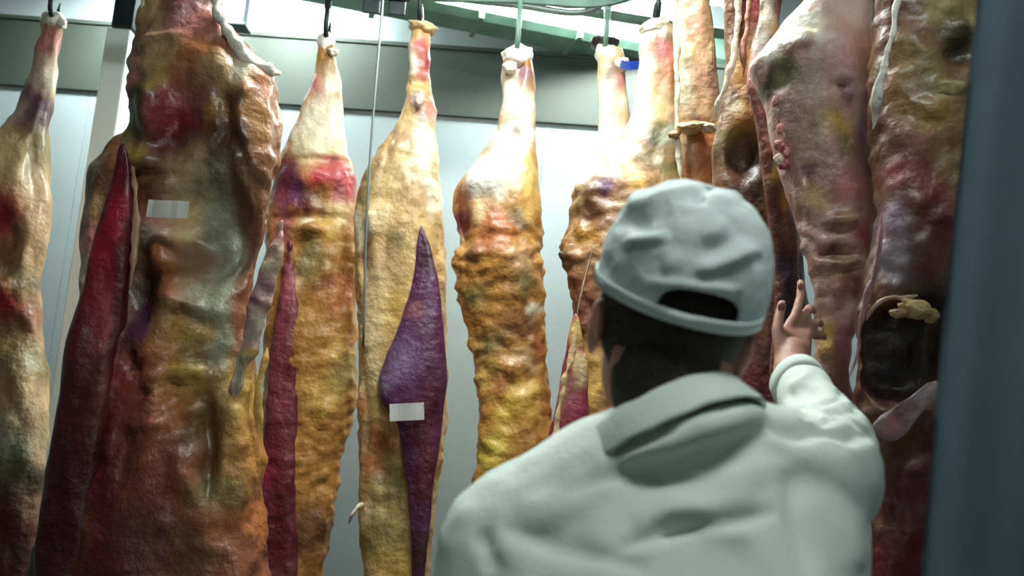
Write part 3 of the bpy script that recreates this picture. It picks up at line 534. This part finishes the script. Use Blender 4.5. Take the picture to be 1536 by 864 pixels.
cord('pink_sinew', [(1322, 320, -.09), (1322, 360, -.09), (1312, 410, -.09), (1300, 450, -.09), (1290, 500, -.07), (1276, 570, -.06)], 1.58, .0055, t, (206, 150, 170), 20)
knob(1391, -362, 1.58, .10, .09, t, 23)
meat_hook(1391, -380, 1.55, 'dark roller hook above the olive carcass')

# thin hanging wire between D and E
wp = [W(578, -60, 2.6), W(574, 10, 2.6), W(566, 100, 2.6), W(558, 200, 2.6), W(550, 330, 2.6), W(545, 520, 2.6)]
t = thing('hanging_wire', 'thin grey steel wire hanging between two yellow carcasses', 'wire', wp[-1])
tube('strand', [Vector((wp[0].x, wp[0].y, ZC))]+[Vector(p) for p in smoothline(wp, 30)], .004, M['steel'], t, 6)
knob_p = wp[0]
t2 = thing('rail_trolley', 'dark twin-wheel trolley parked on the rail beside the wire', 'trolley', W(575, 36, 2.95))
c = W(577, 20, 2.95)
for s in (-1, 1):
    bm = bmesh.new(); bmesh.ops.create_cone(bm, cap_ends=True, segments=20, radius1=.045, radius2=.045, depth=.02, matrix=Matrix.Translation((c.x+s*.05, 2.955, RZ+.105)) @ Matrix.Rotation(math.pi/2, 4, 'X'))
    from_bm('wheel', bm, M['dark'], t2, False)
    box('side_plate', (c.x+s*.045-.03, 2.925, RZ-.07), (c.x+s*.045+.03, 2.935, RZ+.13), M['dark'], t2, .004)
box('axle_bar', (c.x-.09, 2.915, RZ-.02), (c.x+.09, 2.927, RZ+.02), M['dark'], t2, .003)

# ---------------------------------------------------------------- strip curtain at the right
ct = W(1445, 0, .78)
t = thing('strip_curtain', 'blue-grey vinyl strip curtain hanging beside the olive yellow carcass', 'curtain', (ct.x, .8, 0))
CT = 2.55
for i in range(6):
    a = W(1466+i*62, 0, .76+.02*(i % 2)); b = W(1384+i*66, 864, .76+.02*(i % 2))
    dirv = (b-a)/(a.z-b.z)
    w_ = .09; bm = bmesh.new(); g = []
    for j in range(25):
        z = CT-.03-(CT-.08)*j/24; base = a+dirv*(a.z-z)
        if z < 1.3: base = a+dirv*(a.z-1.3)
        g.append([bm.verts.new(Vector((base.x+w_*u/10, base.y+.012*math.sin(u*.62+i*1.3)+.006*math.sin(z*5+i), z))) for u in range(11)])
    for j in range(24):
        for u in range(10): bm.faces.new((g[j][u], g[j][u+1], g[j+1][u+1], g[j+1][u]))
    bmesh.ops.solidify(bm, geom=bm.faces[:], thickness=.003)
    from_bm('strip', bm, M['curtain'], t)
box('hanging_rail', (ct.x-.05, .745, CT-.04), (X1, .80, CT), M['steel'], t, .004)

# ---------------------------------------------------------------- the man
def add_ell(bm, c, r, rot=None, sub=3):
    mtx = Matrix.Translation(c) @ (rot.to_4x4() if rot else Matrix.Identity(4)) @ Matrix.Diagonal((*r, 1))
    bmesh.ops.create_icosphere(bm, subdivisions=sub, radius=1, matrix=mtx)
def add_limb(bm, pts, rad, n=16):
    for i in range(len(pts)-1):
        a, b = Vector(pts[i]), Vector(pts[i+1])
        add_tube(bm, [a.lerp(b, u/4) for u in range(5)], [rad[i]+(rad[i+1]-rad[i])*u/4 for u in range(5)], n)
    for p, r in zip(pts, rad): add_ell(bm, p, (r, r, r), None, 2)
def add_rings(bm, rings, n=28):
    rr = []
    for c, xd, yd, hw, hd in rings:
        rr.append([bm.verts.new(c+xd*hw*math.copysign(abs(math.cos(a))**.85, math.cos(a))+yd*hd*math.copysign(abs(math.sin(a))**.85, math.sin(a))) for a in [2*math.pi*k/n for k in range(n)]])
    for a, b in zip(rr, rr[1:]):
        for k in range(n): bm.faces.new((a[k], a[(k+1) % n], b[(k+1) % n], b[k]))
    bm.faces.new(rr[0]); bm.faces.new(rr[-1])
def remeshed(name, bm, voxel, smooth, m, parent, disp=None):
    bmesh.ops.recalc_face_normals(bm, faces=bm.faces)
    me = bpy.data.meshes.new('tmp'); bm.to_mesh(me); bm.free()
    o = bpy.data.objects.new('tmp', me); COL.objects.link(o)
    md = o.modifiers.new('r', 'REMESH'); md.mode = 'VOXEL'; md.voxel_size = voxel
    if smooth:
        s = o.modifiers.new('s', 'SMOOTH'); s.factor = .5; s.iterations = smooth
    dg = bpy.context.evaluated_depsgraph_get(); dg.update()
    out = bpy.data.meshes.new_from_object(o.evaluated_get(dg)); out.name = name
    bpy.data.objects.remove(o)
    if disp:
        nm = [v.normal.copy() for v in out.vertices]
        for v, n_ in zip(out.vertices, nm): v.co = v.co + n_*disp(v.co.copy(), n_)
        out.update()
    return link(name, out, m, parent)
def crease_fn(segs, wx=.004, sc=(14, 14, 6), back_only=True):
    def f(co, n_):
        s = wx*fbm(Vector((co.x*sc[0], co.y*sc[1], co.z*sc[2])), 3)
        if back_only and n_.dot(CAM-co) > 0:
            px, py = P(co); px += 14*noise.noise(co*16); py += 12*noise.noise(co*19+Vector((5, 0, 0)))
            for x1, y1, x2, y2, w, am_ in segs:
                dx, dy = x2-x1, y2-y1; L = dx*dx+dy*dy
                u = max(-.15, min(1.15, ((px-x1)*dx+(py-y1)*dy)/L))
                q = math.hypot(px-x1-u*dx, py-y1-u*dy)/w
                if q < 3: s += am_*math.exp(-q*q)*max(0, 1-abs(2*u-1)**4*.5)
        return s
    return f
Z = Vector((0, 0, 1))
fd = Vector((-.12, .993, 0)).normalized(); rd = Vector((fd.y, -fd.x, 0))
LS, RS = W(765, 815, .94), W(1226, 716, 1.0)
RE, RW = W(1250, 664, 1.27), W(1186, 552, 1.54)
LE = LS+Vector((-.035, .03, -.27)); LW = LE+Vector((.03, .16, -.19))
NB = W(1008, 650, .965)
HR = Matrix.Rotation(math.radians(5), 3, 'Z') @ Matrix.Rotation(math.radians(8), 3, 'Y') @ Matrix.Rotation(math.radians(10), 3, 'X')
CR_ = HR @ Matrix.Rotation(math.radians(15), 3, 'X')
RIM = W(1015, 445, .965)
hX, hY, hZ = HR.col[0].copy(), HR.col[1].copy(), HR.col[2].copy()
HC = RIM - hZ*.035 + hY*.004
sd = (RS-LS).normalized(); mid = (LS+RS)/2; PV = Vector((mid.x-.0, 1.03, .93))
man = thing('person', 'man in white coat and pale cap seen from behind reaching toward a carcass', 'person', (PV.x, PV.y, 0))

# body: one continuous surface with head, arms, hands and legs
bm = bmesh.new()
add_ell(bm, HC+hZ*.022, (.077, .094, .092), HR)
add_ell(bm, HC-hZ*.045+hY*.022, (.060, .072, .078), HR)
add_ell(bm, HC-hZ*.098+hY*.062, (.030, .026, .022), HR)                                     # chin
add_limb(bm, [NB-Z*.03, NB.lerp(HC, .5)-hY*.012, HC-hY*.028-hZ*.03], [.070, .064, .066])
add_limb(bm, [HC+hY*.092+hZ*.012, HC+hY*.114-hZ*.026], [.009, .014])                      # nose
add_ell(bm, HC+hY*.104-hZ*.062, (.024, .010, .006), HR); add_ell(bm, HC+hY*.102-hZ*.074, (.022, .010, .007), HR)
add_ell(bm, HC+hY*.088+hZ*.022, (.05, .012, .009), HR)
for s in (-1, 1):
    add_ell(bm, HC+hX*s*.081-hZ*.016-hY*.010, (.008, .019, .032), HR)
    add_ell(bm, HC+hX*s*.086-hZ*.006-hY*.020, (.006, .010, .022), HR)
add_rings(bm, [(PV-Z*.06, rd, fd, .165, .105), (PV+Z*.05, rd, fd, .16, .105), (PV+Z*.2, rd, fd, .145, .095), (mid-Z*.16, (rd+sd)/2, fd, .165, .105), (mid-Z*.03, sd, fd, .17, .095), (mid+Z*.02, sd, fd, .09, .065)])
add_limb(bm, [NB-Z*.05, LS-Z*.01], [.055, .048]); add_limb(bm, [NB-Z*.06, RS-Z*.02], [.050, .046])
add_limb(bm, [LS, LE, LW], [.052, .040, .029]); add_limb(bm, [RS, RE, RW], [.052, .040, .030])
# right hand on the carcass: back of the hand to the camera, thumb to the left
K0 = W(1192, 500, 1.60); hu = (K0-RW).normalized()
palm_x = (W(1220, 500, 1.61)-W(1166, 500, 1.585)).normalized()
add_limb(bm, [RW, RW.lerp(K0, .45)], [.029, .030])
for u in (-1.1, -.4, .4, 1.1): add_limb(bm, [RW.lerp(K0, .35)+palm_x*u*.015, K0+palm_x*u*.023], [.018, .0125])
def finger(bm, pts, r0, r1):
    n_ = len(pts); add_limb(bm, pts, [r0+(r1-r0)*i/(n_-1) for i in range(n_)], 10)
finger(bm, [K0-palm_x*.022, W(1193, 474, 1.612), W(1201, 444, 1.632), W(1201, 424, 1.645)], .0105, .0075)      # index, extended
finger(bm, [K0-palm_x*.002, W(1207, 474, 1.63), W(1214, 462, 1.66), W(1220, 466, 1.675)], .0105, .008)
finger(bm, [K0+palm_x*.016, W(1219, 488, 1.63), W(1226, 482, 1.662), W(1231, 486, 1.675)], .010, .0075)
finger(bm, [K0+palm_x*.030, W(1226, 504, 1.63), W(1232, 502, 1.655), W(1236, 506, 1.668)], .009, .007)
finger(bm, [RW.lerp(K0, .3)-palm_x*.020, W(1166, 500, 1.565), W(1168, 478, 1.575), W(1173, 456, 1.585)], .0125, .0085)   # thumb
# left hand hanging relaxed
lh = (LW-LE).normalized(); lx = lh.cross(Vector((1, 0, 0))).normalized(); ln = lh.cross(lx).normalized(); K1 = LW+lh*.085
for u in (-1.1, -.4, .4, 1.1): add_limb(bm, [LW+lx*u*.013, K1+lx*u*.022], [.019, .012])
for u, L in ((-1.35, .070), (-.45, .082), (.45, .076), (1.35, .058)):
    b0 = K1+lx*u*.019
    finger(bm, [b0, b0+lh*L*.45+ln*.008, b0+lh*L*.75+ln*.022, b0+lh*L*.9+ln*.042], .0098, .0072)
b0 = LW+lh*.03-lx*.022
finger(bm, [b0, b0+lh*.03-lx*.022, b0+lh*.058-lx*.028, b0+lh*.08-lx*.024+ln*.01], .0125, .008)
for s in (-1, 1):
    hip = PV+rd*s*.09-Z*.05; knee = PV+rd*s*.11+fd*.02; knee.z = .50; ank = PV+rd*s*.12-fd*.02; ank.z = .10
    add_limb(bm, [hip, knee, ank], [.085, .058, .042]); add_limb(bm, [ank-Z*.05, ank-Z*.055+fd*.15], [.045, .035])
body = remeshed('body', bm, .0042, 3, M['skin'], man, lambda co, n_: .0006*noise.noise(co*60))
# nails on the visible hand
for p, r_ in ((W(1201, 430, 1.630), .0058), (W(1172, 461, 1.573), .0068)):
    bm = bmesh.new(); add_ell(bm, p, (r_, .0022, r_*1.3), None, 2); from_bm('nail', bm, M['lip'], man)
for s in (-1, 1):
    e0 = HC+hX*s*.032+hY*.082+hZ*.006
    bm = bmesh.new(); add_ell(bm, e0, (.013, .011, .010), HR, 3); ey = from_bm('eye', bm, M['eye'], man)
    bm = bmesh.new(); add_ell(bm, e0+hY*.008, (.005, .004, .005), HR, 2); ir = from_bm('iris', bm, M['iris'], man)
# hair: cropped shell over the back and sides of the head
bm = bmesh.new(); add_ell(bm, HC+hZ*.016-hY*.003, (.0815, .098, .096), HR, 4)
bmesh.ops.delete(bm, geom=[v for v in bm.verts if (v.co-HC).dot(hY) > .035 and (v.co-HC).dot(hZ) < .05 or (v.co-HC).dot(hZ) < -.062], context='VERTS')
bmesh.ops.solidify(bm, geom=bm.faces[:], thickness=.006)
from_bm('hair', bm, M['hair'], man)
bm = bmesh.new()
add_limb(bm, [HC-hY*.040-hZ*.02, HC-hY*.036-hZ*.062, NB.lerp(HC, .55)-hY*.020], [.058, .060, .054])
remeshed('nape_hair', bm, .005, 3, M['hair'], man)

# collar: band around the neck, raised toward the lifted arm
tl = math.radians(23)
cx = rd*math.cos(tl)+Z*math.sin(tl); ax = (Z*math.cos(tl)-rd*math.sin(tl)+fd*.36).normalized(); cx = (cx-ax*cx.dot(ax)).normalized(); cy = ax.cross(cx).normalized()
cc = W(1006, 657, .962)
# coat
yd = fd
bm = bmesh.new()
low = Vector((PV.x, PV.y, 0))
add_rings(bm, [(low+Z*.52, rd, yd, .25, .20), (low+Z*.75, rd, yd, .235, .18), (PV+Z*.02, rd, yd, .215, .158), (low+Z*1.10, rd, yd, .20, .145),
               (mid-Z*.17, (rd*.5+sd*.5).normalized(), yd, .215, .15), (mid-Z*.07, sd, yd, .225, .138), (mid-Z*.01, sd, yd, .19, .118), (mid+Z*.035, sd, yd, .13, .10), (mid+Z*.07, sd, yd, .09, .085)])
add_limb(bm, [NB-Z*.035+sd*.01, LS+Z*.012], [.088, .066]); add_limb(bm, [NB-Z*.04+sd*.02, RS+Z*.0], [.088, .068])
add_limb(bm, [LS, LE, LE.lerp(LW, .92)], [.074, .060, .050]); add_limb(bm, [RS, RE, RE.lerp(RW, .74)], [.072, .058, .043])
cr_rot = Matrix((cx, cy, ax)).transposed()
add_ell(bm, cc-ax*.022, (.104, .112, .030), cr_rot)
segs = [(915, 668, 1010, 640, 9, -.007), (890, 690, 1120, 640, 22, .006), (930, 815, 1160, 765, 12, -.010), (960, 780, 1130, 740, 26, .010), (1000, 805, 1050, 797, 6, -.007), (760, 800, 960, 850, 16, -.008), (790, 770, 940, 730, 30, .007),
        (1180, 600, 1225, 575, 8, -.007), (1205, 622, 1262, 590, 7, -.007), (1188, 585, 1215, 562, 7, .006), (1230, 632, 1290, 612, 8, -.006), (1165, 640, 1300, 655, 10, -.012), (1150, 660, 1250, 700, 20, .006), (1190, 720, 1215, 864, 18, -.010), (1265, 690, 1280, 840, 22, .008), (1060, 700, 1150, 660, 14, -.007), (1080, 720, 1190, 700, 18, .006), (720, 800, 740, 864, 12, -.010), (850, 730, 1000, 700, 14, -.004), (1000, 760, 1120, 800, 18, .006)]
remeshed('coat', bm, .0062, 6, M['coat'], man, crease_fn(segs, .007, (9, 9, 6)))
bm = bmesh.new(); g = []; NC = 72
for j, (h_, rx, ry) in enumerate(((.026, .084, .088), (.030, .088, .092), (.028, .091, .095), (.012, .097, .103), (-.004, .104, .112), (-.010, .105, .113), (-.008, .100, .107), (.010, .091, .095), (.022, .082, .086))):
    g.append([bm.verts.new(cc+cx*rx*math.cos(a)+cy*ry*math.sin(a)+ax*(h_-.028*max(0, math.sin(a))**2+.003*noise.noise(Vector((math.cos(a)*3, math.sin(a)*3, j*.2))))) for a in [2*math.pi*k/NC for k in range(NC)]])
for j in range(len(g)):
    q, s = g[j], g[(j+1) % len(g)]
    for k in range(NC):
        bm.faces.new((q[k], q[(k+1) % NC], s[(k+1) % NC], s[k]))
from_bm('collar', bm, M['coat'], man)
# cuff
fa = (RW-RE).normalized(); c0 = RE.lerp(RW, .68)
u1 = fa.cross(Z).normalized(); u2 = fa.cross(u1)
bm = bmesh.new(); g = []
for h_, r_ in ((0, .045), (.004, .0475), (.034, .0465), (.038, .044), (.034, .041), (0, .041)):
    g.append([bm.verts.new(c0+fa*h_+(u1*math.cos(a)+u2*math.sin(a))*r_*(1+.04*math.sin(3*a))) for a in [2*math.pi*k/40 for k in range(40)]])
for j in range(len(g)):
    q, s = g[j], g[(j+1) % len(g)]
    for k in range(40): bm.faces.new((q[k], q[(k+1) % 40], s[(k+1) % 40], s[k]))
from_bm('cuff', bm, M['coat'], man)
# trousers and boots
for s in (-1, 1):
    hip = PV+rd*s*.09-Z*.02; knee = PV+rd*s*.11+fd*.02; knee.z = .50; ank = PV+rd*s*.12-fd*.02; ank.z = .24
    bm = bmesh.new(); add_limb(bm, [hip, knee, ank], [.10, .078, .070]); remeshed('trouser_leg', bm, .008, 3, M['trouser'], man, lambda co, n_: .004*noise.noise(co*14))
    a0 = ank.copy(); a0.z = .30; a1 = ank.copy(); a1.z = .07
    bm = bmesh.new(); add_limb(bm, [a0, a1+Z*.05], [.074, .058]); add_ell(bm, a1+fd*.0-Z*.012, (.052, .06, .055)); add_ell(bm, a1+fd*.11-Z*.02, (.05, .10, .047), Matrix.Rotation(math.atan2(-fd.x, fd.y), 3, 'Z'))
    lo_ = min(v.co.z for v in bm.verts)
    for v in bm.verts: v.co.z = max(v.co.z, .004)
    bo = remeshed('boot', bm, .007, 2, M['boot'], man)

# cap
Hh, RX, RY, PW = .124, .0935, .112, 2.7
NUc, NVc = 176, 56
bm = bmesh.new(); g = []; prm = {}
for j in range(NVc):
    tt = j/(NVc-1); z = Hh*(math.sin(tt*math.pi/2)**.9); rr_ = max(0, 1-(z/Hh)**PW)**(1/PW)
    row = []
    for k in range(NUc):
        a = 2*math.pi*k/NUc-math.pi/2
        seam = -.0009*math.exp(-((((a+math.pi/2)*6/(2*math.pi)+.5) % 1-.5)/.035)**2)
        rx = (RX+seam)*max(rr_, .004); ry = (RY+seam)*max(rr_, .004)
        v = bm.verts.new(Vector((rx*math.cos(a), ry*math.sin(a), z))); prm[v] = (a, z); row.append(v)
    g.append(row)
for j in range(NVc-1):
    for k in range(NUc): bm.faces.new((g[j][k], g[j][(k+1) % NUc], g[j+1][(k+1) % NUc], g[j+1][k]))
bm.faces.new(g[-1])
AW, Z0, AH = .47, .011, .025                      # rear opening: half angle, strap height, arch height
def inside(a, z):
    da = ((a+math.pi/2+math.pi) % (2*math.pi))-math.pi
    return da, abs(da/AW)**2.6+(max(0, (z-Z0))/AH)**2.6 < 1 and z > Z0
dele = [v for v in bm.verts if inside(*prm[v])[1]]
bmesh.ops.delete(bm, geom=dele, context='VERTS')
for v in bm.verts:                                  # settle the cut edge onto a clean arch
    if v.is_boundary and prm[v][1] > .003:
        a, z = prm[v]; da, _ = inside(a, z)
        if z <= Z0+.004 and abs(da) < AW*.97: z2 = Z0; a2 = da
        else:
            s_ = (abs(da/AW)**2.6+abs((z-Z0)/AH)**2.6)**(1/2.6); a2 = da/s_; z2 = Z0+(z-Z0)/s_
        rr_ = max(0, 1-(z2/Hh)**PW)**(1/PW)
        v.co = Vector((RX*rr_*math.cos(a2-math.pi/2), RY*rr_*math.sin(a2-math.pi/2), z2))
MC = Matrix.Translation(RIM) @ CR_.to_4x4()
bm.normal_update()
for v in bm.verts: v.co = MC @ v.co
bmesh.ops.recalc_face_normals(bm, faces=bm.faces); bm.normal_update()
cseg = [(925, 335, 1000, 318, 16, -.007), (940, 372, 1000, 355, 8, .007), (950, 345, 975, 340, 12, -.005), (1050, 400, 1140, 378, 9, .007), (1040, 380, 1130, 352, 14, -.004), (1000, 395, 1030, 390, 14, .004), (935, 300, 1050, 284, 10, .006), (1040, 300, 1062, 296, 8, -.007), (1070, 292, 1110, 300, 10, .005), (1050, 350, 1090, 345, 16, .004), (980, 424, 1110, 432, 7, .004), (900, 380, 930, 440, 14, -.004), (1110, 330, 1140, 400, 14, -.003)]
cf = crease_fn(cseg, .0035, (22, 22, 22))
nn = [v.normal.copy() for v in bm.verts]
for v, n_ in zip(bm.verts, nn): v.co = v.co+n_*cf(v.co.copy(), n_)
bmesh.ops.solidify(bm, geom=bm.faces[:], thickness=.002)
cap = from_bm('cap', bm, M['cap'], man)
cap['label'] = 'pale cotton cap with an arched opening at the back'
bm = bmesh.new(); g = []                               # sweat band / strap around the rim
for h_, dr in ((-.001, -.0005), (-.002, .0006), (.009, .0010), (.0105, .0004), (.0105, -.002), (-.002, -.0025)):
    g.append([bm.verts.new(((RX+dr)*math.cos(a), (RY+dr)*math.sin(a), h_)) for a in [2*math.pi*k/96 for k in range(96)]])
for j in range(6):
    q, s = g[j], g[(j+1) % 6]
    for k in range(96): bm.faces.new((q[k], q[(k+1) % 96], s[(k+1) % 96], s[k]))
parts = [('strap', bm, M['cap'])]
bm = bmesh.new(); add_ell(bm, Vector((0, 0, Hh+.001)), (.007, .007, .0022)); parts.append(('top_button', bm, M['cap']))
bm = bmesh.new(); g = []                               # peak
for j in range(8):
    f_ = j/7
    g.append([bm.verts.new(((RX*(1-.0*f_))*math.cos(a)*(1-.10*f_), RY*math.sin(a)+.065*f_*math.sin(a)**.6, -.004-.010*f_-.012*math.cos(a)**2*f_)) for a in [math.pi*(.14+.72*k/24) for k in range(25)]])
for j in range(7):
    for k in range(24): bm.faces.new((g[j][k], g[j][k+1], g[j+1][k+1], g[j+1][k]))
bmesh.ops.solidify(bm, geom=bm.faces[:], thickness=.003); parts.append(('peak', bm, M['cap']))
for nme, b_, m_ in parts:
    for v in b_.verts: v.co = MC @ v.co
    o = from_bm(nme, b_, m_); o.parent = cap; o.matrix_parent_inverse = Matrix.Translation(-Vector(man.location)) @ Matrix.Identity(4)
    o.matrix_parent_inverse = (Matrix.Translation(Vector(man.location)) @ cap.matrix_parent_inverse).inverted()
